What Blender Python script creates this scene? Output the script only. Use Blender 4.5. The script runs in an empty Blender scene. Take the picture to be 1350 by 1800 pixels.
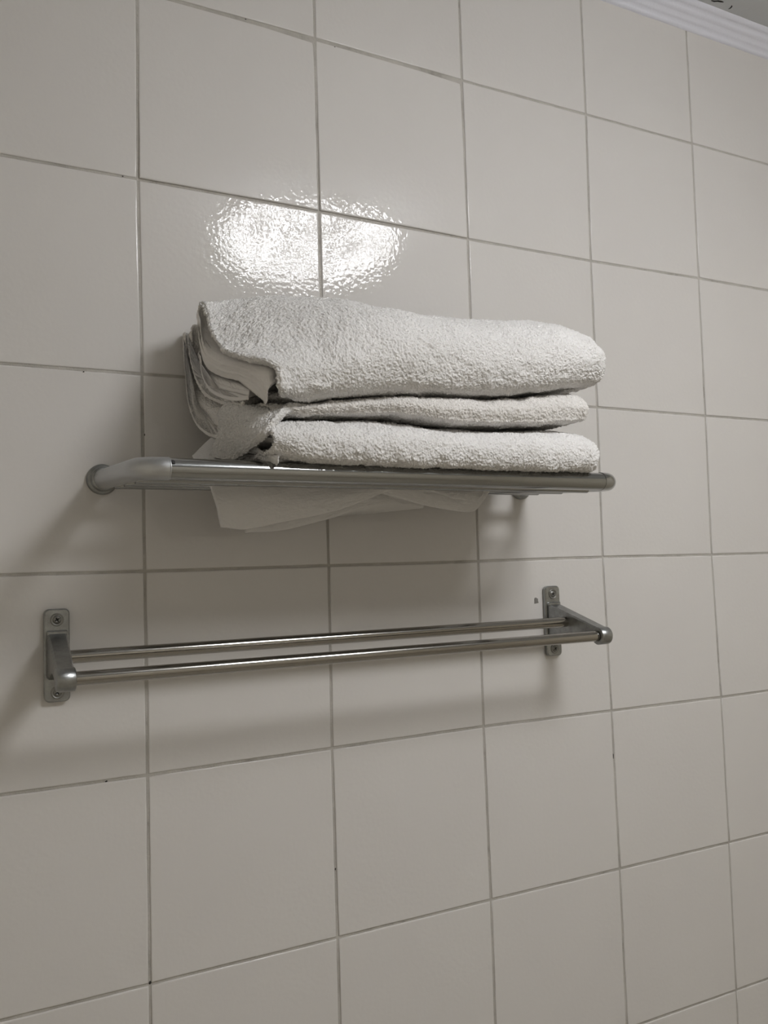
import bpy, math, random
import numpy as np
from mathutils import Matrix, Vector

# ------------------------------------------------------------------ camera, exposure, world, lamp
S = bpy.context.scene
COL = S.collection
Z0 = 2.15                                   # height of the uppermost full tile joint above the floor
CAMR = np.array([[0.8821977944599313, -0.4699468092176351, -0.029614995460733262],
                 [0.0024451871423320434, 0.06746417441704468, -0.9977187009523598],
                 [0.47087267122844845, 0.8801128232654789, 0.060665853771254226]])
CAMC = np.array([-0.20691424, -0.89565433, -0.602253 + Z0])
FPX = 1562.4970
cam = bpy.data.cameras.new('camera')
camo = bpy.data.objects.new('camera', cam)
COL.objects.link(camo)
cam.sensor_fit = 'VERTICAL'
cam.sensor_height = 36.0
cam.sensor_width = 27.0
cam.lens = FPX * 36.0 / 1800.0
cam.clip_start = 0.01
m = Matrix.Identity(4)
for i in range(3):
    m[i][0] = CAMR[0][i]
    m[i][1] = -CAMR[1][i]
    m[i][2] = -CAMR[2][i]
    m[i][3] = CAMC[i]
camo.matrix_world = m
S.camera = camo

S.view_settings.view_transform = 'Standard'
S.view_settings.look = 'None'
S.view_settings.gamma = 1.0
S.view_settings.exposure = 0.28
S.view_settings.use_curve_mapping = False

w = bpy.data.worlds.new('world')
S.world = w
w.use_nodes = True
w.node_tree.nodes['Background'].inputs[0].default_value = (0.5, 0.55, 0.6, 1)
w.node_tree.nodes['Background'].inputs[1].default_value = 0.05

LAMP = (0.603, -0.956)                      # x, y of the round ceiling lamp
LAMP_R = 0.205
LAMP_STRENGTH = 24.0
LAMP_COL = (0.985, 0.985, 1.0, 1)


def at(u, v, d=0.0):
    """point of the photograph (1350 x 1800) at distance d in front of the tiled wall"""
    r = CAMR.T @ np.array([(u - 675) / FPX, (v - 900) / FPX, 1.0])
    t = (-d - CAMC[1]) / r[1]
    return CAMC + t * r


def at_slant(u, v, x0, k):
    """point of the photograph on the upright plane x = x0 + k * d (d = distance from the wall)"""
    r = CAMR.T @ np.array([(u - 675) / FPX, (v - 900) / FPX, 1.0])
    # x + k*y = x0   (y = -d)
    t = (x0 - CAMC[0] - k * CAMC[1]) / (r[0] + k * r[1])
    return CAMC + t * r


# ------------------------------------------------------------------ materials
def new_mat(name, col, rough=0.5, metal=0.0, spec=0.5):
    mt = bpy.data.materials.new(name)
    mt.use_nodes = True
    b = mt.node_tree.nodes['Principled BSDF']
    b.inputs['Base Color'].default_value = (*col, 1)
    b.inputs['Roughness'].default_value = rough
    b.inputs['Metallic'].default_value = metal
    b.inputs['Specular IOR Level'].default_value = spec
    return mt, mt.node_tree, b


def noise(nt, scale, detail=2.0, rough=0.5, vec=None):
    n = nt.nodes.new('ShaderNodeTexNoise')
    n.inputs['Scale'].default_value = scale
    n.inputs['Detail'].default_value = detail
    n.inputs['Roughness'].default_value = rough
    if vec is not None:
        nt.links.new(vec, n.inputs['Vector'])
    return n


def objcoord(nt):
    return nt.nodes.new('ShaderNodeTexCoord').outputs['Object']


def ramp(nt, src, stops):
    r = nt.nodes.new('ShaderNodeValToRGB')
    el = r.color_ramp.elements
    while len(el) > 1:
        el.remove(el[-1])
    el[0].position = stops[0][0]
    el[0].color = (*stops[0][1], 1)
    for p, c in stops[1:]:
        e = el.new(p)
        e.color = (*c, 1)
    nt.links.new(src, r.inputs[0])
    return r


def bump(nt, b, src, strength, dist, prev=None):
    n = nt.nodes.new('ShaderNodeBump')
    n.inputs['Strength'].default_value = strength
    n.inputs['Distance'].default_value = dist
    nt.links.new(src, n.inputs['Height'])
    if prev is not None:
        nt.links.new(prev.outputs[0], n.inputs['Normal'])
    nt.links.new(n.outputs[0], b.inputs['Normal'])
    return n


# glazed cream tile, orange-peel glaze
M_TILE, nt, b = new_mat('glazed_tile', (0.62, 0.605, 0.565), 0.02, 0.0, 0.30)
oc = objcoord(nt)
n1 = noise(nt, 6.0, 3, 0.6, oc)
r1 = ramp(nt, n1.outputs['Fac'], [(0.3, (0.658, 0.637, 0.615)), (0.7, (0.673, 0.654, 0.63))])
nt.links.new(r1.outputs[0], b.inputs['Base Color'])
n2 = noise(nt, 200.0, 1.0, 0.4, oc)
bp1 = bump(nt, b, n2.outputs['Fac'], 0.22, 0.0006)
n3 = noise(nt, 28.0, 1.0, 0.5, oc)
bump(nt, b, n3.outputs['Fac'], 0.10, 0.001, bp1)

M_GROUT, nt, b = new_mat('grout', (0.4, 0.38, 0.34), 0.85)
oc = objcoord(nt)
n1 = noise(nt, 22.0, 5, 0.7, oc)
r1 = ramp(nt, n1.outputs['Fac'], [(0.25, (0.25, 0.23, 0.20)), (0.42, (0.43, 0.41, 0.375)), (0.75, (0.56, 0.535, 0.495))])
nt.links.new(r1.outputs[0], b.inputs['Base Color'])
n2 = noise(nt, 500.0, 3, 0.7, oc)
bump(nt, b, n2.outputs['Fac'], 0.8, 0.001)

M_PIT, _, _ = new_mat('dark_chip', (0.03, 0.028, 0.025), 0.9)
M_SMUDGE, _, _ = new_mat('grey_smudge', (0.2, 0.19, 0.175), 0.6)

M_WALL, nt, b = new_mat('side_wall_tile', (0.55, 0.52, 0.46), 0.3)
oc = objcoord(nt)
br = nt.nodes.new('ShaderNodeTexBrick')
br.offset = 0.0
br.inputs['Color1'].default_value = (0.82, 0.77, 0.67, 1)
br.inputs['Color2'].default_value = (0.84, 0.79, 0.69, 1)
br.inputs['Mortar'].default_value = (0.36, 0.34, 0.3, 1)
br.inputs['Scale'].default_value = 1.0
br.inputs['Mortar Size'].default_value = 0.0015
br.inputs['Brick Width'].default_value = 0.2
br.inputs['Row Height'].default_value = 0.2
nt.links.new(nt.nodes.new('ShaderNodeTexCoord').outputs['UV'], br.inputs['Vector'])
nt.links.new(br.outputs['Color'], b.inputs['Base Color'])

M_FLOOR, nt, b = new_mat('floor_tile', (0.3, 0.27, 0.22), 0.4)
n1 = noise(nt, 5.0, 4, 0.6, objcoord(nt))
r1 = ramp(nt, n1.outputs['Fac'], [(0.3, (0.52, 0.48, 0.41)), (0.7, (0.60, 0.56, 0.48))])
nt.links.new(r1.outputs[0], b.inputs['Base Color'])

M_CEIL, nt, b = new_mat('ceiling_paint', (0.66, 0.68, 0.70), 0.9)
n1 = noise(nt, 60.0, 4, 0.6, objcoord(nt))
bump(nt, b, n1.outputs['Fac'], 0.3, 0.002)
M_CRACK, _, _ = new_mat('ceiling_crack', (0.02, 0.02, 0.02), 0.9)

M_TRIM, nt, b = new_mat('cornice_paint', (0.76, 0.77, 0.85), 0.6)
n1 = noise(nt, 300.0, 3, 0.6, objcoord(nt))
bump(nt, b, n1.outputs['Fac'], 0.5, 0.0006)

M_CHROME, nt, b = new_mat('chrome', (0.36, 0.365, 0.36), 0.10, 1.0)
M_SATIN, nt, b = new_mat('satin_nickel', (0.50, 0.51, 0.52), 0.42, 1.0)
n1 = noise(nt, 260.0, 3, 0.6, objcoord(nt))
bump(nt, b, n1.outputs['Fac'], 0.25, 0.0005)
M_STEEL, nt, b = new_mat('brushed_steel', (0.36, 0.345, 0.32), 0.12, 1.0)
oc = objcoord(nt)
mp = nt.nodes.new('ShaderNodeMapping')
mp.inputs['Scale'].default_value = (3, 600, 600)
nt.links.new(oc, mp.inputs['Vector'])
n1 = noise(nt, 1.0, 2, 0.6, mp.outputs[0])
bump(nt, b, n1.outputs['Fac'], 0.12, 0.0004)
M_CAST, nt, b = new_mat('cast_metal', (0.36, 0.37, 0.35), 0.33, 1.0)
n1 = noise(nt, 140.0, 4, 0.65, objcoord(nt))
bump(nt, b, n1.outputs['Fac'], 0.3, 0.0008)
r1 = ramp(nt, noise(nt, 60.0, 4, 0.7, objcoord(nt)).outputs['Fac'], [(0.35, (0.25, 0.255, 0.25)), (0.65, (0.38, 0.39, 0.39))])
nt.links.new(r1.outputs[0], b.inputs['Base Color'])
M_SCREW, _, _ = new_mat('screw_steel', (0.25, 0.25, 0.24), 0.4, 1.0)
M_DARK, _, _ = new_mat('recess_shade', (0.02, 0.02, 0.02), 0.7)  # near-black paint for the shade inside screw slots and the socket hole
M_RING, _, _ = new_mat('flange_plastic', (0.42, 0.42, 0.39), 0.45)


def terry(name, c0, c1, bs=1.0):
    mt, nt, b = new_mat(name, c1, 0.95, 0.0, 0.15)
    b.inputs['Sheen Weight'].default_value = 0.25
    b.inputs['Sheen Roughness'].default_value = 0.6
    oc = objcoord(nt)
    vo = nt.nodes.new('ShaderNodeTexVoronoi')
    vo.inputs['Scale'].default_value = 620.0
    nt.links.new(oc, vo.inputs['Vector'])
    n1 = noise(nt, 420.0, 3, 0.7, oc)
    n0 = noise(nt, 9.0, 3, 0.6, oc)
    r1 = ramp(nt, n0.outputs['Fac'], [(0.3, c0), (0.7, c1)])
    nt.links.new(r1.outputs[0], b.inputs['Base Color'])
    k = bump(nt, b, n1.outputs['Fac'], 0.6 * bs, 0.0012)
    bump(nt, b, vo.outputs['Distance'], -0.5 * bs if False else 0.5 * bs, 0.001, k)
    return mt


M_TERRY = terry('white_terry', (0.82, 0.805, 0.785), (0.88, 0.865, 0.85))
M_TERRY_WARM = terry('cream_terry', (0.78, 0.75, 0.71), (0.84, 0.815, 0.785))
M_HEM, nt, b = new_mat('woven_hem', (0.86, 0.835, 0.81), 0.85, 0.0, 0.2)
oc = objcoord(nt)
wv = nt.nodes.new('ShaderNodeTexWave')
wv.inputs['Scale'].default_value = 220.0
nt.links.new(oc, wv.inputs['Vector'])
bump(nt, b, wv.outputs['Fac'], 0.15, 0.0004)
M_THIN, nt, b = new_mat('thin_towel', (0.73, 0.715, 0.70), 0.9, 0.0, 0.2)
n1 = noise(nt, 700.0, 3, 0.7, objcoord(nt))
bump(nt, b, n1.outputs['Fac'], 0.5, 0.0008)

M_GLOW, nt, b = new_mat('lamp_diffuser', (0.9, 0.9, 0.88), 0.4)
b.inputs['Emission Color'].default_value = LAMP_COL
vo = nt.nodes.new('ShaderNodeTexVoronoi')            # made-up patchy glow, shaped to mottle the lamp's reflection in the tiles
vo.inputs['Scale'].default_value = 34.0
nt.links.new(objcoord(nt), vo.inputs['Vector'])
r1 = ramp(nt, vo.outputs['Distance'], [(0.12, (1, 1, 1)), (0.38, (.28, .28, .28)), (0.7, (.03, .03, .03))])
mul = nt.nodes.new('ShaderNodeMath'); mul.operation = 'MULTIPLY'
mul.inputs[1].default_value = LAMP_STRENGTH * 3.3
nt.links.new(r1.outputs[0], mul.inputs[0])
nt.links.new(mul.outputs[0], b.inputs['Emission Strength'])
M_LAMPBASE, _, _ = new_mat('lamp_base', (0.8, 0.8, 0.8), 0.4)


# ------------------------------------------------------------------ helpers
def mesh_obj(name, verts, faces, mats, parent=None, smooth=True, fmat=None, fsmooth=None):
    me = bpy.data.meshes.new(name)
    me.from_pydata([tuple(v) for v in verts], [], [tuple(f) for f in faces])
    for mm in (mats if isinstance(mats, (list, tuple)) else [mats]):
        me.materials.append(mm)
    n = len(me.polygons)
    if fmat is not None:
        me.polygons.foreach_set('material_index', fmat)
    me.polygons.foreach_set('use_smooth', fsmooth if fsmooth is not None else [smooth] * n)
    me.update()
    o = bpy.data.objects.new(name, me)
    COL.objects.link(o)
    if parent is not None:
        o.parent = parent
        o.matrix_parent_inverse = Matrix.Identity(4)
    return o


def empty(name, label, cat, loc, group=None):
    o = bpy.data.objects.new(name, None)
    COL.objects.link(o)
    o.location = loc
    o.empty_display_size = 0.03
    tag(o, label, cat, group)
    return o


def tag(o, label, cat, group=None):
    o['label'] = label
    o['category'] = cat
    if group:
        o['group'] = group


class MB:
    """collects shapes into one mesh"""
    def __init__(self, origin=(0, 0, 0)):
        self.v, self.f, self.m, self.s = [], [], [], []
        self.o = np.array(origin, float)

    def add(self, verts, faces, mi=0, smooth=True):
        k = len(self.v)
        self.v += [tuple(np.array(p, float) - self.o) for p in verts]
        self.f += [tuple(k + i for i in f) for f in faces]
        self.m += [mi] * len(faces)
        self.s += [smooth] * len(faces)

    def tube(self, pts, r, n=20, caps=True, mi=0):
        pts = [np.array(p, float) for p in pts]
        N = len(pts)
        rs = r if isinstance(r, (list, tuple)) else [r] * N
        vs, fs = [], []
        up = None
        for i, p in enumerate(pts):
            t = pts[min(i + 1, N - 1)] - pts[max(i - 1, 0)]
            t /= np.linalg.norm(t)
            if up is None:
                a = np.array([0, 0, 1.0]) if abs(t[2]) < .9 else np.array([0, 1.0, 0])
            else:
                a = up
            bx = np.cross(t, a); bx /= np.linalg.norm(bx)
            by = np.cross(bx, t)
            up = by
            for k in range(n):
                an = 2 * math.pi * k / n
                vs.append(p + rs[i] * (math.cos(an) * bx + math.sin(an) * by))
        for i in range(N - 1):
            for k in range(n):
                a, c = i * n + k, i * n + (k + 1) % n
                fs.append((a, c, c + n, a + n))
        self.add(vs, fs, mi)
        if caps:
            self.add([vs[k] for k in range(n)], [tuple(range(n))], mi, False)
            self.add([vs[(N - 1) * n + k] for k in range(n)], [tuple(reversed(range(n)))], mi, False)

    def lathe(self, c, axis, prof, n=32, mi=0):
        """prof: list of (distance along axis, radius)"""
        c = np.array(c, float); axis = np.array(axis, float); axis /= np.linalg.norm(axis)
        a = np.array([0, 0, 1.0]) if abs(axis[2]) < .9 else np.array([1.0, 0, 0])
        bx = np.cross(axis, a); bx /= np.linalg.norm(bx); by = np.cross(bx, axis)
        vs, fs = [], []
        for h, r in prof:
            for k in range(n):
                an = 2 * math.pi * k / n
                vs.append(c + axis * h + max(r, 1e-5) * (math.cos(an) * bx + math.sin(an) * by))
        for i in range(len(prof) - 1):
            for k in range(n):
                p, q = i * n + k, i * n + (k + 1) % n
                fs.append((p, p + n, q + n, q))
        self.add(vs, fs, mi)

    def prism(self, poly, lo, hi, bev=0.001, axis='x', mi=0):
        """poly: list of (a, b); extruded along axis from lo to hi with a bevelled rim"""
        P = np.array(poly, float)
        n = len(P)
        area = 0.5 * sum(P[i][0] * P[(i + 1) % n][1] - P[(i + 1) % n][0] * P[i][1] for i in range(n))
        if area < 0:
            P = P[::-1]
        ins = []
        for i in range(n):
            e0 = P[i] - P[i - 1]; e1 = P[(i + 1) % n] - P[i]
            e0 /= np.linalg.norm(e0); e1 /= np.linalg.norm(e1)
            n0 = np.array([-e0[1], e0[0]]); n1 = np.array([-e1[1], e1[0]])
            q = n0 + n1; q /= max(0.3, np.dot(q, n0))
            ins.append(P[i] + q * bev)
        ins = np.array(ins)

        def mk(p, h):
            if axis == 'x': return (h, p[0], p[1])
            if axis == 'y': return (p[0], h, p[1])
            return (p[0], p[1], h)
        vs = [mk(p, lo) for p in ins] + [mk(p, lo + bev) for p in P] + [mk(p, hi - bev) for p in P] + [mk(p, hi) for p in ins]
        fs = []
        for r in range(3):
            for i in range(n):
                j = (i + 1) % n
                fs.append((r * n + i, r * n + j, (r + 1) * n + j, (r + 1) * n + i))
        fs.append(tuple(reversed(range(n))))
        fs.append(tuple(3 * n + i for i in range(n)))
        if axis == 'y':
            fs = [tuple(reversed(f)) for f in fs]
        self.add(vs, fs, mi, False)

    def build(self, name, mats, parent=None):
        return mesh_obj(name, self.v, self.f, mats, parent, fmat=self.m, fsmooth=self.s)


def rounded_rect(x0, x1, z0, z1, r, n=6):
    out = []
    for cx, cz, a0 in ((x1 - r, z1 - r, 0), (x0 + r, z1 - r, 90), (x0 + r, z0 + r, 180), (x1 - r, z0 + r, 270)):
        for k in range(n + 1):
            a = math.radians(a0 + 90 * k / n)
            out.append((cx + r * math.cos(a), cz + r * math.sin(a)))
    return out


# ------------------------------------------------------------------ room shell
X0, X1, Y0, ZC = -0.74, 1.7, -2.1, Z0 + 0.2008

JOINTS = {(0, 1): (553.7, 67.4), (0, 2): (812.2, 141.1), (0, 3): (1030, 201), (0, 4): (1216.7, 252.2),
          (1, 0): (242.6, 314.8), (1, 1): (561, 371.5), (1, 2): (822.4, 420.2), (1, 3): (1038.9, 458.9), (1, 4): (1228.7, 489),
          (2, 0): (250, 657.5), (2, 3): (1049.9, 716.2), (2, 4): (1240.3, 731.2),
          (3, 0): (255, 1004), (3, 1): (577.8, 993.8), (3, 2): (840.7, 986.6), (3, 3): (1059.5, 979.5), (3, 4): (1251.3, 975.2),
          (4, 0): (259.5, 1363.1), (4, 1): (584, 1315.4), (4, 2): (850.3, 1277.4), (4, 3): (1075.3, 1249.8), (4, 4): (1267.8, 1225.8),
          (5, 0): (263.8, 1730.5), (5, 1): (593.7, 1648.7), (5, 2): (863.3, 1582.2), (5, 3): (1090, 1527.6), (5, 4): (1282, 1481.3),
          (6, 4): (1294.4, 1740.9)}


def joint(r, c):
    if (r, c) in JOINTS:
        p = at(*JOINTS[(r, c)])
        return np.array([p[0], p[2]])
    x = c * 0.2
    z = Z0 - r * 0.2
    near = [(abs(k[0] - r) + abs(k[1] - c), k) for k in JOINTS]
    near.sort()
    dist, k = near[0]
    if dist <= 3:
        p = at(*JOINTS[k])
        dx, dz = p[0] - k[1] * 0.2, p[2] - (Z0 - k[0] * 0.2)
        f = 1.0 if dist <= 2 else 0.5
        x += dx * f if abs(k[1] - c) == 0 else 0
        z += dz * f if abs(k[0] - r) == 0 else 0
    return np.array([x, z])


rng = random.Random(5)


def lerp(a, b, t):
    return a + (b - a) * t


wb = MB()
cols = list(range(-5, 9))
rows = list(range(-1, 11))
for r in rows:
    for c in cols:
        q = [joint(r, c), joint(r, c + 1), joint(r + 1, c + 1), joint(r + 1, c)]
        q = [np.array([min(max(p[0], X0), X1), min(max(p[1], 0.0), ZC)]) for p in q]
        if abs(q[0][0] - q[1][0]) < .01 or abs(q[0][1] - q[3][1]) < .01:
            continue
        tx, tz = rng.uniform(-.0022, .0022), rng.uniform(-.0022, .0022)
        if r == 1 and c in (0, 1):
            tx, tz = 0.0006 * (1 if c else -1), 0.0
        if r == 0 and c in (0, 1):
            tx, tz = 0.0005, 0.011          # these two tiles lean back a little, so they lose the lamp's reflection
        ctr = sum(q) / 4
        hj = 0.0014

        # wobbly joint: each side subdivided
        def ring(ins, y, wob=0.0):
            out = []
            cc = [q[0] + (ins, -ins), q[1] + (-ins, -ins), q[2] + (-ins, ins), q[3] + (ins, ins)]
            NN = 10
            for i in range(4):
                a, bb = cc[i], cc[(i + 1) % 4]
                for k in range(NN):
                    p = lerp(a, bb, k / NN)
                    out.append(p)
            res = []
            for i, p in enumerate(out):
                e = wobs[i] * wob
                dirn = (ctr - p); dirn /= np.linalg.norm(dirn)
                p = p + dirn * e
                yy = y + tx * (p[0] - ctr[0]) + tz * (p[1] - ctr[1])
                res.append((p[0], yy, p[1]))
            return res
        wobs = [rng.uniform(-1, 1) for _ in range(40)]
        R = [ring(hj, 0.006, .00025), ring(hj, 0.0008, .00025), ring(hj + .0003, 0.0003, .0002), ring(hj + .001, 0.00004, .0001), ring(hj + .0016, 0.0)]
        n = 40
        vs = sum(R, [])
        fs = []
        for k in range(len(R) - 1):
            for i in range(n):
                j = (i + 1) % n
                fs.append((k * n + i, k * n + j, (k + 1) * n + j, (k + 1) * n + i))
        wb.add(vs, fs, 0, True)
        wb.add(R[-1], [tuple(range(n))], 0, False)
# grout bed
wb.add([(X0, 0.0011, 0), (X1, 0.0011, 0), (X1, 0.0011, ZC), (X0, 0.0011, ZC)], [(0, 1, 2, 3)], 1, False)
wb.add([(X0, 0.02, 0), (X1, 0.02, 0), (X1, 0.02, ZC), (X0, 0.02, ZC)], [(3, 2, 1, 0)], 1, False)


def blot(mb, u, v, rx, rz, mi, y=-0.0004, seed=0, n=11):
    rr = random.Random(seed)
    p = at(u, v)
    vs = []
    for k in range(n):
        a = 2 * math.pi * k / n
        s = rr.uniform(.65, 1.15)
        vs.append((p[0] + rx * s * math.cos(a), y, p[2] + rz * s * math.sin(a)))
    vs.append((p[0], y - 0.0002, p[2]))
    mb.add(vs, [((k + 1) % n, k, n) for k in range(n)], mi, False)


blot(wb, 942, 1056, .0040, .0044, 3, seed=3)
blot(wb, 1078.5, 1329, .0009, .0042, 2, y=0.0006, seed=2)
blot(wb, 147, 653.5, .0009, .0008, 2, seed=4)
blot(wb, 216, 309.5, .0007, .0007, 2, y=0.0006, seed=5)
blot(wb, 432, 33, .001, .0007, 2, y=0.0006, seed=6)
blot(wb, 589, 82, .001, .0007, 2, y=0.0006, seed=7)
blot(wb, 255, 764, .0009, .0015, 2, y=0.0006, seed=8)
blot(wb, 1036.5, 328, .0008, .0016, 2, y=0.0006, seed=9)
blot(wb, 1229.5, 466, .0008, .0012, 2, y=0.0006, seed=10)
blot(wb, 590, 1528, .0008, .0014, 2, y=0.0006, seed=11)
blot(wb, 187, 1373.5, .0014, .0008, 2, y=0.0006, seed=12)
blot(wb, 264, 1728, .0018, .0016, 2, y=0.0006, seed=13)
wall = wb.build('wall_back', [M_TILE, M_GROUT, M_PIT, M_SMUDGE])
wall['kind'] = 'structure'


def plane_struct(name, vs, mat, uvs=None):
    o = mesh_obj(name, vs, [(0, 1, 2, 3)], mat, smooth=False)
    uv = o.data.uv_layers.new(name='UVMap')
    for i, p in enumerate(uvs or [(0, 0), (1, 0), (1, 1), (0, 1)]):
        uv.data[i].uv = p
    o['kind'] = 'structure'
    return o


L, H = -Y0, ZC
plane_struct('wall_left', [(X0, 0, 0), (X0, Y0, 0), (X0, Y0, H), (X0, 0, H)][::-1], M_WALL, [(0, H), (L, H), (L, 0), (0, 0)])
plane_struct('wall_right', [(X1, 0, 0), (X1, Y0, 0), (X1, Y0, H), (X1, 0, H)], M_WALL, [(0, 0), (L, 0), (L, H), (0, H)])
plane_struct('wall_front', [(X0, Y0, 0), (X1, Y0, 0), (X1, Y0, H), (X0, Y0, H)][::-1], M_WALL, [(0, H), (2.6, H), (2.6, 0), (0, 0)])
plane_struct('floor', [(X0, 0, 0), (X1, 0, 0), (X1, Y0, 0), (X0, Y0, 0)][::-1], M_FLOOR)

cb = MB()
cb.add([(X0, 0.02, ZC), (X1, 0.02, ZC), (X1, Y0, ZC), (X0, Y0, ZC)], [(0, 1, 2, 3)], 0, False)


def at_z(u, v, z):
    r = CAMR.T @ np.array([(u - 675) / FPX, (v - 900) / FPX, 1.0])
    return CAMC + r * (z - CAMC[2]) / r[2]


def crack(pts, wd):
    P = [at_z(u, v, ZC - 0.0004) for u, v in pts]
    vs, fs = [], []
    for i, p in enumerate(P):
        t = P[min(i + 1, len(P) - 1)] - P[max(i - 1, 0)]
        t /= np.linalg.norm(t)
        nrm = np.array([-t[1], t[0], 0])
        ww = wd * (0.35 if i in (0, len(P) - 1) else 1.0)
        vs += [p - nrm * ww, p + nrm * ww]
    for i in range(len(P) - 1):
        fs.append((2 * i, 2 * i + 1, 2 * i + 3, 2 * i + 2))
    cb.add(vs, fs, 1, False)


crack([(1250, 1), (1256, 2.5), (1262, 2), (1268, 3), (1272, 4)], .0016)
crack([(1280, 16), (1283, 15), (1286, 12), (1286.5, 9.5)], .0012)
ceil = cb.build('ceiling', [M_CEIL, M_CRACK])
ceil['kind'] = 'structure'

# fluted cornice along the top of the tiled wall
prof = [(-0.0, 0.1715), (0.0022, 0.1722), (0.0042, 0.1752), (0.0052, 0.1790), (0.0075, 0.1800), (0.0098, 0.1822),
        (0.0112, 0.1856), (0.0132, 0.1868), (0.0155, 0.1880), (0.0178, 0.1908), (0.0188, 0.1938), (0.0215, 0.1948), (0.0245, 0.1962), (0.0268, 0.2008)]
vs, fs = [], []
NX = 120
rr = random.Random(2)
for i in range(NX + 1):
    x = X0 + (X1 - X0) * i / NX
    for k, (d, z) in enumerate(prof):
        j = rr.uniform(-.0004, .0004) if 0 < k < len(prof) - 1 else rr.uniform(-.0007, .0003)
        if k == len(prof) - 1:
            vs.append((x, -d + j, Z0 + z))
        else:
            vs.append((x, -d + (j if k else 0), Z0 + z + j * .5))
n = len(prof)
for i in range(NX):
    for k in range(n - 1):
        a = i * n + k
        fs.append((a, a + 1, a + n + 1, a + n))
trim = mesh_obj('trim_1', vs, fs, M_TRIM, smooth=True)
trim['kind'] = 'structure'

# ------------------------------------------------------------------ ceiling lamp (outside the frame; seen mirrored in the glaze)
lamp = empty('ceiling_lamp', 'round white flush ceiling lamp mirrored as a bright patch in the glazed tiles', 'lamp', (LAMP[0], LAMP[1], ZC))
lb = MB()
lb.lathe((0, 0, 0), (0, 0, -1), [(0.0, 0.0), (0.0, LAMP_R * .97), (0.022, LAMP_R * .97), (0.024, LAMP_R * .9), (.024, 0)], 48)
lb.build('lamp_base', M_LAMPBASE, lamp)
ld = MB()
ld.lathe((0, 0, 0), (0, 0, -1), [(0.024, LAMP_R * .93), (0.026, LAMP_R * .99), (0.068, LAMP_R * .99), (0.084, LAMP_R * .95), (0.099, LAMP_R * .80), (0.109, LAMP_R * .55), (0.114, LAMP_R * .28), (0.115, 0.0)], 48)
ld.build('diffuser', M_GLOW, lamp)

# ------------------------------------------------------------------ double towel rail
RX0, RX1 = -0.084, 0.5055
ZF, ZB = Z0 - 0.6912, Z0 - 0.6768
DF, DB = 0.088, 0.036
rail = empty('towel_rail', 'steel double towel rail with two round bars, screwed to the tiles below the shelf', 'towel rail', (0.21, 0, Z0 - 0.69))
RO = np.array([0.21, 0, Z0 - 0.69])
for d, z, e in ((DF, ZF, 0.002), (DB, ZB, -0.003)):
    mb = MB(RO)
    splay = 0.005 if d == DF else 0.002
    mb.tube([(RX0 - splay + .002, -d, z), (RX1 + splay - .002, -d, z)], 0.0062, 24)
    mb.build('rail', M_STEEL, rail)

for side, xc in ((-1, RX0), (1, RX1)):
    zt, zb = Z0 - 0.6335, Z0 - 0.7205
    hw = 0.0115
    mb = MB(RO)
    mb.prism(rounded_rect(xc - hw, xc + hw, zb, zt, 0.0048, 5), -0.0062, -0.0002, 0.0012, 'y')
    # tapered arm: profile in (y, z), widths change towards the bar
    def station(d, ztop, zbot, xw, cx):
        r = 0.0016
        return [(cx - xw, -d, zbot + r), (cx - xw, -d, ztop - r), (cx - xw + r, -d, ztop), (cx + xw - r, -d, ztop),
                (cx + xw, -d, ztop - r), (cx + xw, -d, zbot + r), (cx + xw - r, -d, zbot), (cx - xw + r, -d, zbot)]
    sts = []
    for t in np.linspace(0, 1, 12):
        d = 0.004 + t * (DF - 0.004)
        ztop = Z0 - 0.6545 - (0.6815 - 0.6545) * t
        zbot = Z0 - 0.7005 + 0.0105 * math.sin(math.pi * t) ** 0.8
        cx = xc + side * 0.005 * t
        sts.append(station(d, ztop, zbot, lerp(0.0088, 0.0075, t), cx))
    n = 8
    vs = sum(sts, [])
    fs = []
    for i in range(len(sts) - 1):
        for k in range(n):
            j = (k + 1) % n
            fs.append((i * n + k, i * n + j, (i + 1) * n + j, (i + 1) * n + k))
    mb.add(vs, fs, 0, False)
    # rib under the plate's upper tab
    mb.prism(rounded_rect(xc - 0.0092, xc + 0.0092, Z0 - 0.6585, Z0 - 0.6535, 0.0015, 3), -0.0105, -0.004, 0.0012, 'y')
    br_ = mb.build('bracket', M_CAST, rail)
    # end cap round the front bar
    mc = MB(RO)
    cx = xc + side * 0.005
    mc.lathe((cx - side * 0.0080, -DF - .0005, ZF), (side, 0, 0),
             [(0.0, 0.0062), (0.0, 0.0096), (0.0008, 0.0103), (0.0135, 0.0103), (0.0152, 0.0098), (0.016, 0.0088), (0.0162, 0.0)], 32)
    mc.build('end_cap', M_CAST, br_)
    for zs in (Z0 - 0.6436, Z0 - 0.7115):
        ms = MB(RO)
        ms.lathe((xc, -0.0062, zs), (0, -1, 0), [(0.0002, 0.0062), (0.0008, 0.006), (0.0008, 0.005), (-0.0003, 0.0042), (0.0004, .0038), (.0012, .003), (0.0014, 0.0014), (0.0004, 0.0008), (0.0004, 0)], 20)
        for a in (0.5, 0.5 + math.pi / 2):
            dx, dz = math.cos(a) * .0024, math.sin(a) * .0024
            nx, nz = -math.sin(a) * .0005, math.cos(a) * .0005
            y = -0.0077
            ms.add([(xc - dx - nx, y, zs - dz - nz), (xc + dx - nx, y, zs + dz - nz), (xc + dx + nx, y, zs + dz + nz), (xc - dx + nx, y, zs - dz + nz)], [(0, 1, 2, 3)], 1, False)
        ms.build('screw', [M_SCREW, M_DARK], br_)

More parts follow.
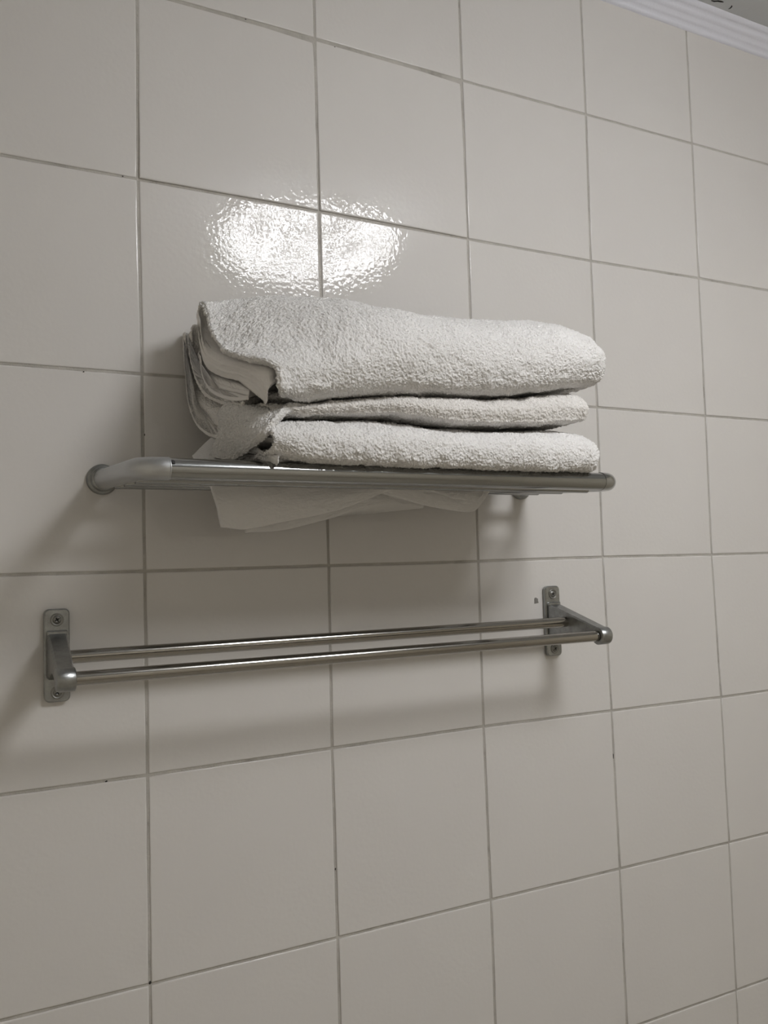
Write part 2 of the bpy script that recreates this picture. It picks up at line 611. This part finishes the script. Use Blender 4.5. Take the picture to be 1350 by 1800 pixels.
# ------------------------------------------------------------------ tubular shelf
SX0, SX1 = -0.0405, 0.4655
SD = 0.170
ZFL, ZFR, ZBK = Z0 - 0.5170, Z0 - 0.5190, Z0 - 0.5095
TR = 0.0098
shelf = empty('towel_shelf', 'chrome tubular towel shelf on two round wall flanges, carrying the folded towels', 'shelf', (0.21, 0, Z0 - 0.51))
SO = np.array([0.21, 0, Z0 - 0.51])


def zshelf(x, d):
    zf = lerp(ZFL, ZFR, (x - SX0) / (SX1 - SX0))
    return lerp(ZBK, zf, d / SD)


for side, xc in ((-1, SX0), (1, SX1)):
    mb = MB(SO)
    R = 0.0215
    pts = []
    for d in np.linspace(0.004, SD - R, 8):
        x = xc
        pts.append((x, -d, zshelf(x, d)))
    for k in range(1, 11):
        a = math.pi / 2 * k / 10
        d = SD - R + R * math.sin(a)
        x = xc - side * (R - R * math.cos(a))
        pts.append((x, -d, zshelf(x, d)))
    xe = -0.019 if side < 0 else 0.4445
    if abs(xe - pts[-1][0]) > .002:
        pts.append((xe, -SD, zshelf(xe, SD)))
    mb.tube(pts, TR, 28, caps=True)
    arm = mb.build('side_arm', M_SATIN if side < 0 else M_CHROME, shelf)
    mf = MB(SO)
    mf.lathe((xc, 0, ZBK), (0, -1, 0), [(0.0, 0.0150), (0.0035, 0.0150), (0.0052, 0.0142), (0.006, 0.0128), (0.0062, 0.0122), (0.0095, 0.0122), (0.0115, 0.0112), (0.012, TR), (0.0121, TR - .001)], 40)
    mf.build('wall_flange', M_CAST, arm)
mb = MB(SO)
xs = np.linspace(-0.0192, 0.4452, 24)
mb.tube([(x, -SD, zshelf(x, SD) - 0.0002) for x in xs], TR * 0.96, 28)
mb.build('front_bar', M_CHROME, shelf)
# mouth of the casting round the chrome bar; raised dark dot paints the hole's shade
mb = MB(SO)
zc = zshelf(-.019, SD)
mb.lathe((-0.0196, -SD, zc), (1, 0, 0), [(0, TR * .9), (0.0, TR - .0001), (0.0011, TR + .00015), (0.0013, TR * .93)], 28, 0)
mb.lathe((-0.0172, -SD - TR * .72, zc + TR * .42), (0.5, -0.75, .45), [(0.0, 0.0022), (0.0016, 0.0021), (0.0019, 0.0012), (.0019, 0)], 10, 1)
mb.build('socket', [M_SATIN, M_DARK], shelf)
for d in (0.040, 0.084, 0.128):
    mb = MB(SO)
    mb.tube([(x, -d, zshelf(x, d) - 0.0060) for x in np.linspace(SX0 + .004, SX1 - .004, 12)], 0.005, 18)
    mb.build('shelf_bar', M_CHROME, shelf)

# ------------------------------------------------------------------ towels
NR = np.random.RandomState(11)


def cr(P, n, closed=False):
    """Catmull-Rom through control points P (k, ..., 3) along the first axis"""
    P = np.asarray(P, float)
    k = len(P)
    if closed:
        Q = np.concatenate([P[-1:], P, P[:2]])
        t = np.arange(n) / n * k
    else:
        Q = np.concatenate([2 * P[:1] - P[1:2], P, 2 * P[-1:] - P[-2:-1]])
        t = np.linspace(0, k - 1, n)
        t[-1] -= 1e-9
    i = t.astype(int)
    f = (t - i).reshape((-1,) + (1,) * (P.ndim - 1))
    a, b_, c, d = Q[i], Q[i + 1], Q[i + 2], Q[i + 3]
    return 0.5 * (2 * b_ + (c - a) * f + (2 * a - 5 * b_ + 4 * c - d) * f * f + (3 * b_ - a - 3 * c + d) * f ** 3)


def smooth_noise(h, w_, cell, closed_s):
    """value noise on a grid, cell in samples"""
    gh, gw = max(3, int(h / cell)), max(3, int(w_ / cell))
    g = NR.uniform(-1, 1, (gh + 1, gw + 1))
    if closed_s:
        g[-1] = g[0]
    y = np.linspace(0, gh, h, endpoint=not closed_s)
    x = np.linspace(0, gw, w_)
    y0 = np.minimum(y.astype(int), gh - 1); x0 = np.minimum(x.astype(int), gw - 1)
    fy = (y - y0)[:, None]; fx = (x - x0)[None]
    fy = fy * fy * (3 - 2 * fy); fx = fx * fx * (3 - 2 * fx)
    a = g[y0][:, x0]; b_ = g[y0][:, x0 + 1]; c = g[y0 + 1][:, x0]; d = g[y0 + 1][:, x0 + 1]
    return (a * (1 - fx) + b_ * fx) * (1 - fy) + (c * (1 - fx) + d * fx) * fy


def loft(name, rings, ns, nt_, mats, parent=None, pile=0.00145, lump=0.0012, caps=True, origin=(0, 0, 0)):
    """closed rings (list of (k,3)) -> dense terry-textured mesh"""
    R = np.array(rings, float)                    # (T, K, 3)
    A = cr(R.transpose(1, 0, 2), ns, True)        # (ns, T, 3)
    G = cr(A.transpose(1, 0, 2), nt_)             # (nt, ns, 3)
    G = G.transpose(1, 0, 2)                      # (ns, nt, 3)
    # even spacing along the length and round the section, so the pile stays the same size everywhere
    st = np.linalg.norm(np.diff(G, axis=1), axis=2).mean(0)
    cum = np.concatenate([[0], np.cumsum(st)]); q = np.linspace(0, cum[-1], nt_)
    j = np.clip(np.searchsorted(cum, q, side='right') - 1, 0, nt_ - 2); f = ((q - cum[j]) / np.maximum(cum[j + 1] - cum[j], 1e-9))[None, :, None]
    G = G[:, j] * (1 - f) + G[:, j + 1] * f
    Gc = np.concatenate([G, G[:1]])
    st = np.linalg.norm(np.diff(Gc, axis=0), axis=2).mean(1)
    cum = np.concatenate([[0], np.cumsum(st)]); q = np.arange(ns) / ns * cum[-1]
    j = np.clip(np.searchsorted(cum, q, side='right') - 1, 0, ns - 1); f = ((q - cum[j]) / np.maximum(cum[j + 1] - cum[j], 1e-9))[:, None, None]
    G = Gc[j] * (1 - f) + Gc[j + 1] * f
    du = np.roll(G, -1, 0) - np.roll(G, 1, 0)
    dv = np.gradient(G, axis=1)
    N = np.cross(du, dv)
    ln = np.linalg.norm(N, axis=2, keepdims=True)
    N = N / np.maximum(ln, 1e-12)
    D = lump * smooth_noise(ns, nt_, 24, True) + lump * .5 * smooth_noise(ns, nt_, 9, True)
    if pile:
        D = D + pile * (0.6 * smooth_noise(ns, nt_, 1.7, True) + 0.3 * smooth_noise(ns, nt_, 3.5, True) + 0.42 * NR.uniform(-1, 1, (ns, nt_)))
    fade = np.ones(nt_); fade[:2] = 0.3; fade[-2:] = 0.3
    G = G + N * (D * fade[None])[..., None]
    vol = 0.0
    V = G.transpose(1, 0, 2).reshape(-1, 3) - np.array(origin)
    idx = np.arange(ns * nt_).reshape(nt_, ns)
    a = idx[:-1]; b_ = np.roll(idx, -1, 1)[:-1]; c = np.roll(idx, -1, 1)[1:]; d = idx[1:]
    F = np.stack([a, b_, c, d], -1).reshape(-1, 4)
    me = bpy.data.meshes.new(name)
    faces = F
    nv = len(V)
    loops = faces.reshape(-1)
    if caps:
        c0 = V[idx[0]].mean(0); c1 = V[idx[-1]].mean(0)
        V = np.vstack([V, c0, c1])
        t0 = np.stack([np.roll(idx[0], -1), idx[0], np.full(ns, nv)], -1)
        t1 = np.stack([idx[-1], np.roll(idx[-1], -1), np.full(ns, nv + 1)], -1)
        tri = np.vstack([t0, t1])
        loops = np.concatenate([loops, tri.reshape(-1)])
        starts = np.concatenate([np.arange(len(faces)) * 4, len(faces) * 4 + np.arange(len(tri)) * 3])
        npoly = len(faces) + len(tri)
    else:
        starts = np.arange(len(faces)) * 4
        npoly = len(faces)
    me.vertices.add(len(V)); me.vertices.foreach_set('co', V.astype(np.float32).reshape(-1))
    me.loops.add(len(loops)); me.loops.foreach_set('vertex_index', loops.astype(np.int32))
    me.polygons.add(npoly); me.polygons.foreach_set('loop_start', starts.astype(np.int32))
    me.polygons.foreach_set('use_smooth', [True] * npoly)
    me.update(calc_edges=True)
    me.validate()
    for mm in (mats if isinstance(mats, (list, tuple)) else [mats]):
        me.materials.append(mm)
    o = bpy.data.objects.new(name, me)
    COL.objects.link(o)
    if parent is not None:
        o.parent = parent
    return o


def ring_profile(x, xk, db, df, zt, zb, flat=1.0, dcr=None):
    """closed cross-section of a folded towel; xk = list or value of x per point"""
    h = zt - zb
    P = [(db, zb + .30 * h), (db, zt - .30 * h), (db + .018, zt - .07 * h), (db + .05, zt), (lerp(db, df, .60), zt - .02 * h),
         (lerp(db, df, .80), zt - .12 * h), (lerp(db, df, .94), zt - .33 * h), (df, zt - .60 * h), (df - .002, zb + .17 * h),
         (df - .014, zb + .01 * h), (lerp(db, df, .70), zb), (lerp(db, df, .40), zb), (db + .012, zb + .03 * h)]
    return np.array([(x, -d, z) for d, z in P])


def crown_profile(x, db, df, zt, zb, zback=0.0):
    h = zt - zb
    P = [(db, zb + .30 * h), (db, zt - .30 * h), (db + .018, zt - .07 * h + zback), (db + .05, zt + zback), (lerp(db, df, .60), zt - .075 * h),
         (lerp(db, df, .80), zt - .215 * h), (lerp(db, df, .94), zt - .42 * h), (df, zt - .64 * h), (df - .002, zb + .15 * h),
         (df - .014, zb + .01 * h), (lerp(db, df, .70), zb), (lerp(db, df, .40), zb), (db + .012, zb + .03 * h)]
    return np.array([(x, -d, z) for d, z in P])


def shrink(R, t, dx):
    """offset ring inward by t (in the y-z plane) and shift in x"""
    R = np.array(R)
    out = []
    n = len(R)
    for i in range(n):
        a = R[i - 1]; b_ = R[(i + 1) % n]
        e = (b_ - a)[1:]
        e = e / max(np.linalg.norm(e), 1e-9)
        nrm = np.array([-e[1], e[0]])
        c = R.mean(0)[1:]
        if np.dot(nrm, c - R[i][1:]) < 0:
            nrm = -nrm
        out.append((R[i][0] + dx, R[i][1] + nrm[0] * t, R[i][2] + nrm[1] * t))
    return np.array(out)


def squash(R, f, dx, dyf=None):
    """scale a ring about its centre"""
    R = np.array(R)
    c = (R.max(0) + R.min(0)) / 2
    out = c + (R - c) * np.array([1, f if dyf is None else dyf, f])
    out[:, 0] = R[:, 0] + dx
    return out


def slant_ring(pts, x0, k):
    return np.array([at_slant(u, v, x0, k) for u, v in pts])


# ---- upper towel
TT = empty('folded_towel', 'thick white terry towel, topmost in the stack, its folded layers showing at the left end', 'towel', (0.25, -0.1, Z0 - 0.44))
OT = np.array(TT.location)
SL = (0.030, 0.2)
edgeA = slant_ring([(347, 640), (343, 560), (352, 532), (364, 545), (373, 576), (392, 606), (418, 619), (458, 628), (489, 646), (491, 690), (478, 706), (440, 700), (380, 690)], *SL)
# the ring's back-lower points sit deep in the end, behind the layers
for i, (u, v, d) in {3: (364, 545, .075), 4: (373, 576, .100), 5: (392, 606, .135), 6: (418, 619, .160), 7: (458, 628, .184), 8: (489, 646, .195), 9: (491, 690, .193)}.items():
    edgeA[i] = at(u, v, d)
for i, (d, z) in {0: (0.025, -0.40), 1: (0.022, -0.36), 11: (0.10, -0.44), 12: (0.05, -0.43)}.items():
    edgeA[i] = (SL[0] + .2 * d + .02, -d, Z0 + z)
edgeA[10] = (0.085, -0.155, Z0 - .450)
rings = []
rings.append(shrink(edgeA, .0070, .050))
rings.append(shrink(edgeA, .0065, .020))
rings.append(shrink(edgeA, .0060, .004))
rings.append(shrink(edgeA, .0035, -.0012))
rings.append(shrink(edgeA, .0006, .0005))
rings.append(shrink(edgeA, .0, .006))
zt_ = [(.100, -.3385, -.4530, .196), (.150, -.3330, -.4450, .197), (.200, -.3365, -.4395, .196), (.245, -.3400, -.4370, .195), (.300, -.3395, -.4350, .196),
       (.350, -.3360, -.4290, .197), (.390, -.3330, -.4225, .196), (.415, -.3345, -.4175, .192)]
for x, zt, zb, df in zt_:
    rings.append(crown_profile(x, .018, df, Z0 + zt, Z0 + zb, {.1: .006}.get(x, .002)))
# first regular ring: let x follow the slanted end a little
rings[6][:, 0] += np.linspace(-.01, .01, 13)
for k, ov in ((6, {2: (.036, -.3320), 3: (.058, -.3290), 4: (.090, -.3400), 5: (.125, -.3620), 6: (.160, -.3880), 7: (.188, -.4180)}),
              (7, {3: (.062, -.3270), 4: (.105, -.3360), 5: (.143, -.3530), 6: (.176, -.3790), 7: (.194, -.4100)})):
    for i, (d, z) in ov.items():
        rings[k][i][1:] = (-d, Z0 + z)
last = rings[-1]
for f, dx in ((.97, .017), (.88, .027), (.70, .034), (.42, .0385), (.15, .039)):
    q = squash(last, f, dx, 0.55 + f * .45)
    q[:, 2] += -0.020 * (1 - f)
    rings.append(q)
loft('outer_fold', rings, 700, 700, M_TERRY, TT, origin=OT)


def ribbon(name, edge, inner, mat, parent, origin, thick=0.006, plane=(.028, .16), deep=.05, ns=120, pile=.0006, shiftin=.012, bulge=.003):
    """a folded layer: visible edge curve -> inner curve -> deep inside; closed thick sheet"""
    E = cr(np.array([at_slant(u, v, *plane) for u, v in edge]), 28)
    I = cr(np.array([at_slant(u, v, plane[0] + shiftin, plane[1]) for u, v in inner]), 28)
    Dp = I + (I - E) * .2
    Dp = Dp * .45 + I.mean(0) * .55
    Dp[:, 0] = I[:, 0] + deep
    rows_ = [E, (E * .6 + I * .4), I, Dp]
    rows_[1] = rows_[1] + np.array([-bulge * .7, -bulge, 0])

    def thicken(C, t):
        tg = np.gradient(C, axis=0)
        tg /= np.maximum(np.linalg.norm(tg, axis=1, keepdims=True), 1e-9)
        nrm = np.cross(tg, np.array([1.0, 0, 0]))
        nrm /= np.maximum(np.linalg.norm(nrm, axis=1, keepdims=True), 1e-9)
        up = C + nrm * t / 2
        dn = C - nrm * t / 2
        return np.concatenate([up, dn[::-1]])
    rg = [thicken(rows_[0] + np.array([-.0001, 0, 0]), thick * .35), thicken(rows_[0] + np.array([.0008, 0, 0]), thick * .85), thicken(lerp(rows_[0], rows_[1], .5), thick), thicken(rows_[1], thick),
          thicken(rows_[2], thick), thicken(rows_[3], thick)]
    return loft(name, rg, ns * 3, 110, mat, parent, pile=pile, lump=.0006, origin=origin)


# smooth woven hem band tucked under the top layer
ribbon('hem', [(353, 585), (354, 618), (364, 643), (388, 657), (415, 664), (438, 674), (452, 688), (467, 706)],
       [(358, 545), (368, 585), (384, 612), (410, 628), (440, 636), (465, 642), (482, 650), (487, 672)], M_HEM, TT, OT, .006, pile=.0004, plane=SL, shiftin=.008, bulge=.0075)
ribbon('folded_layer', [(352, 638), (357, 664), (370, 684), (392, 696), (415, 700), (436, 697)],
       [(357, 622), (364, 646), (386, 662), (410, 670), (432, 678), (447, 690)], M_HEM, TT, OT, .006, pile=.0003, plane=(.034, .16))
ribbon('folded_layer', [(330, 590), (334, 628), (344, 664), (362, 692), (388, 706), (425, 712)],
       [(350, 575), (352, 630), (360, 668), (378, 690), (402, 702), (440, 706)], M_TERRY_WARM, TT, OT, .006, pile=.0009, plane=(.036, .16))
ribbon('folded_layer', [(322, 594), (325, 650), (331, 706), (344, 742), (366, 762), (394, 768)],
       [(335, 590), (340, 640), (352, 682), (372, 708), (398, 720), (440, 722)], M_TERRY_WARM, TT, OT, .006, pile=.0009, plane=(.036, .16))

# ---- middle towel
TM = empty('folded_towel', 'thinner cream-white towel squeezed between two thick towels, left end drooping onto the shelf', 'towel', (0.25, -0.1, Z0 - 0.46))
OM = np.array(TM.location)
rings = []
for x, zb, zt, db, df in ((.066, -.4665, -.4545, .05, .168), (.072, -.468, -.453, .035, .172), (.100, -.4650, -.4535, .02, .176), (.150, -.4620, -.4455, .02, .177), (.200, -.4605, -.4400, .02, .184), (.250, -.4640, -.4375, .02, .184), (.300, -.4640, -.4355, .02, .184),
                       (.345, -.4620, -.4300, .02, .184), (.385, -.4585, -.4240, .02, .184), (.410, -.4560, -.4220, .02, .184)):
    g = ring_profile(x, None, db, df, Z0 + zt + .001, Z0 + zb - .001)
    if x > .08:
        g[6][2] += .10 * (zt - zb); g[7][2] += .06 * (zt - zb); g[8][2] -= .05 * (zt - zb); g[9][1] -= .006
    rings.append(g)
rings[0][:, 0] += (-rings[0][:, 1] - .1) * .15
last = rings[-1]
for f, dx in ((1.0, .004), (.96, .009), (.83, .0135), (.5, .016), (.2, .0163)):
    rings.append(squash(last, f, dx, .6 + f * .4))
loft('towel_fold', rings, 560, 640, M_TERRY_WARM, TM, origin=OM)



def cloth(name, rows_, thick, mat, parent, origin, ns=240, nt_=120, pile=.0006, lump=.0006):
    """open sheet given by rows of 3D points -> closed sheet of real thickness"""
    C = np.array([cr(np.array(r), 30) for r in rows_])          # (T, 30, 3)
    du = np.gradient(C, axis=0); dv = np.gradient(C, axis=1)
    N = np.cross(du, dv); N /= np.maximum(np.linalg.norm(N, axis=2, keepdims=True), 1e-9)
    T = np.full((len(C), 1, 1), thick / 2); T[-1] *= .4
    up, dn = C + N * T, C - N * T
    rg = np.concatenate([up, dn[:, ::-1]], 1)
    return loft(name, list(rg), ns, nt_, mat, parent, pile=pile, lump=lump, origin=origin)


def pr(pts, x0, k=.2):
    return [at_slant(u, v, x0, k) for u, v in pts]


cloth('drooping_end', [
    [(.110, -.03, Z0 - .4600), (.110, -.08, Z0 - .4600), (.110, -.13, Z0 - .4600), (.110, -.172, Z0 - .4610)],
    [(.080, -.04, Z0 - .4580), (.082, -.08, Z0 - .4580), (.085, -.13, Z0 - .4580), (.090, -.174, Z0 - .4600)],
    pr([(402, 711), (430, 716), (460, 724), (489, 736)], .037),
    pr([(387, 727), (415, 737), (442, 748), (468, 760)], .026),
    pr([(389, 750), (406, 763), (426, 774), (446, 779)], .023),
    pr([(384, 776), (398, 785), (411, 791), (427, 792)], .021),
    pr([(370, 803), (384, 806), (397, 808), (410, 806)], .018)], .0065, M_TERRY, TM, OM, ns=460, nt_=200, pile=.0014)

# ---- lower towel
TB = empty('folded_towel', 'thick white terry towel lying lowest, bulging over the front bar of the shelf', 'towel', (0.25, -0.1, Z0 - 0.5))
OB = np.array(TB.location)
rings = []
edgeB = []
base = ring_profile(.075, None, .02, .192, Z0 - .4670, Z0 - .5045)
for p in base:
    q = p.copy()
    q[0] = .058 + .045 * (-p[1])
    edgeB.append(q)
edgeB = np.array(edgeB)
rings += [shrink(edgeB, .008, .045), shrink(edgeB, .0075, .018), shrink(edgeB, .0065, .004), shrink(edgeB, .0035, -.0010), shrink(edgeB, .0006, .0005), edgeB + np.array([.006, 0, 0])]
for x, zt, zb, df in ((.100, -.4655, -.5055, .194), (.150, -.4630, -.5070, .195), (.195, -.4615, -.5075, .194), (.240, -.4650, -.5070, .193), (.300, -.4655, -.5075, .194), (.345, -.4635, -.5075, .194), (.388, -.4605, -.5070, .192), (.408, -.4610, -.5070, .190)):
    g = ring_profile(x, None, .02, df, Z0 + zt, Z0 + zb)
    g[8][2] -= .006; g[9][2] -= .0035          # sags over the bar
    rings.append(g)
last = rings[-1]
for f, dx in ((1.0, .009), (.95, .017), (.80, .0235), (.5, .0270), (.2, .0275)):
    q = squash(last, f, dx, .55 + f * .45)
    rings.append(q)
loft('outer_fold', rings, 620, 680, M_TERRY, TB, origin=OB)
# rolled inner layers in the open left end
ribbon('folded_layer', [(452, 776), (458, 769), (472, 766), (488, 768)], [(458, 784), (466, 778), (476, 774), (490, 776)], M_TERRY, TB, OB, .007, plane=(.036, .2), pile=.0006, deep=.03, ns=60)
ribbon('folded_layer', [(418, 803), (432, 796), (446, 790), (462, 800), (488, 808)], [(430, 806), (440, 800), (452, 798), (466, 806), (492, 814)], M_TERRY, TB, OB, .007, plane=(.033, .2), pile=.0008, deep=.04, ns=60)

# ---- thin towel drooping through the bars under the stack
TH = empty('draped_towel', 'thin pale towel under the stack, one corner drooping between the shelf bars below', 'towel', (0.2, -0.1, Z0 - 0.52))
OH = np.array(TH.location)


def sheet(top, bot, d0, d1, mat, thick=.004, name='drooping_fold', bulge=.003, n=80, pile=.0004):
    """hanging cloth between an upper pixel line (distance d0) and a lower one (distance d1)"""
    T_ = cr(np.array([at(u, v, d0) for u, v in top]), 40)
    B_ = cr(np.array([at(u, v, d1) for u, v in bot]), 40)
    rg = []
    for f, t in ((0, .9), (.3, 1), (.6, 1), (.85, 1), (.97, .9), (1.0, .35)):
        C = lerp(T_, B_, f) + np.array([0, -bulge * math.sin(math.pi * f), 0])
        off = np.array([0, thick * t / 2, 0])
        rg.append(np.concatenate([C + off, (C - off)[::-1]]))
    return loft(name, rg, 360, n, mat, TH, pile=pile, lump=.0008, origin=OH)


sheet([(352, 806), (420, 812), (520, 822), (600, 828), (680, 832), (740, 836)],
      [(391, 927), (430, 931), (483, 921), (575, 902), (630, 884), (675, 866), (722, 851)], .108, .110, M_THIN)
sheet([(420, 815), (520, 822), (620, 828), (700, 834), (760, 838)],
      [(432, 937), (490, 933), (544, 921), (600, 904), (640, 893), (690, 887), (742, 893)], .066, .062, M_THIN, thick=.005)
sheet([(660, 830), (720, 836), (780, 840), (830, 842), (880, 846)],
      [(672, 868), (718, 881), (768, 893), (825, 900), (845, 884), (859, 862)], .104, .096, M_THIN, bulge=.001)
sheet([(700, 834), (760, 838), (820, 842), (862, 845)],
      [(704, 856), (750, 862), (800, 876), (838, 882)], .114, .116, M_THIN, bulge=.001, thick=.003)
# the part of it spread out on the bars, its left corner tipping up behind the stack
rg = []
for (x, z, a, b_) in ((.046, -.5105, .06, .12), (.048, -.5105, .03, .15), (.056, -.5105, .02, .155), (.15, -.5105, .02, .155), (.28, -.5105, .02, .155), (.40, -.5105, .02, .155), (.41, -.5105, .03, .15)):
    C = np.array([(x, -d, Z0 + z) for d in np.linspace(a, b_, 14)])
    t = .0022
    rg.append(np.concatenate([C + np.array([0, 0, t / 2]), (C - np.array([0, 0, t / 2]))[::-1]]))
loft('spread_layer', rg, 200, 160, M_THIN, TH, pile=.0002, lump=.0004, origin=OH)

cloth('raised_corner', [
    [at(u, v, .120) for u, v in ((344, 812), (378, 816), (415, 820), (450, 824))],
    [at(u, v, .098) for u, v in ((341, 808), (370, 800), (400, 797), (430, 800))],
    [at(u, v, .070) for u, v in ((338, 802), (354, 786), (376, 766), (398, 750))]], .0022, M_THIN, TH, OH, ns=200, nt_=60, pile=.0003)
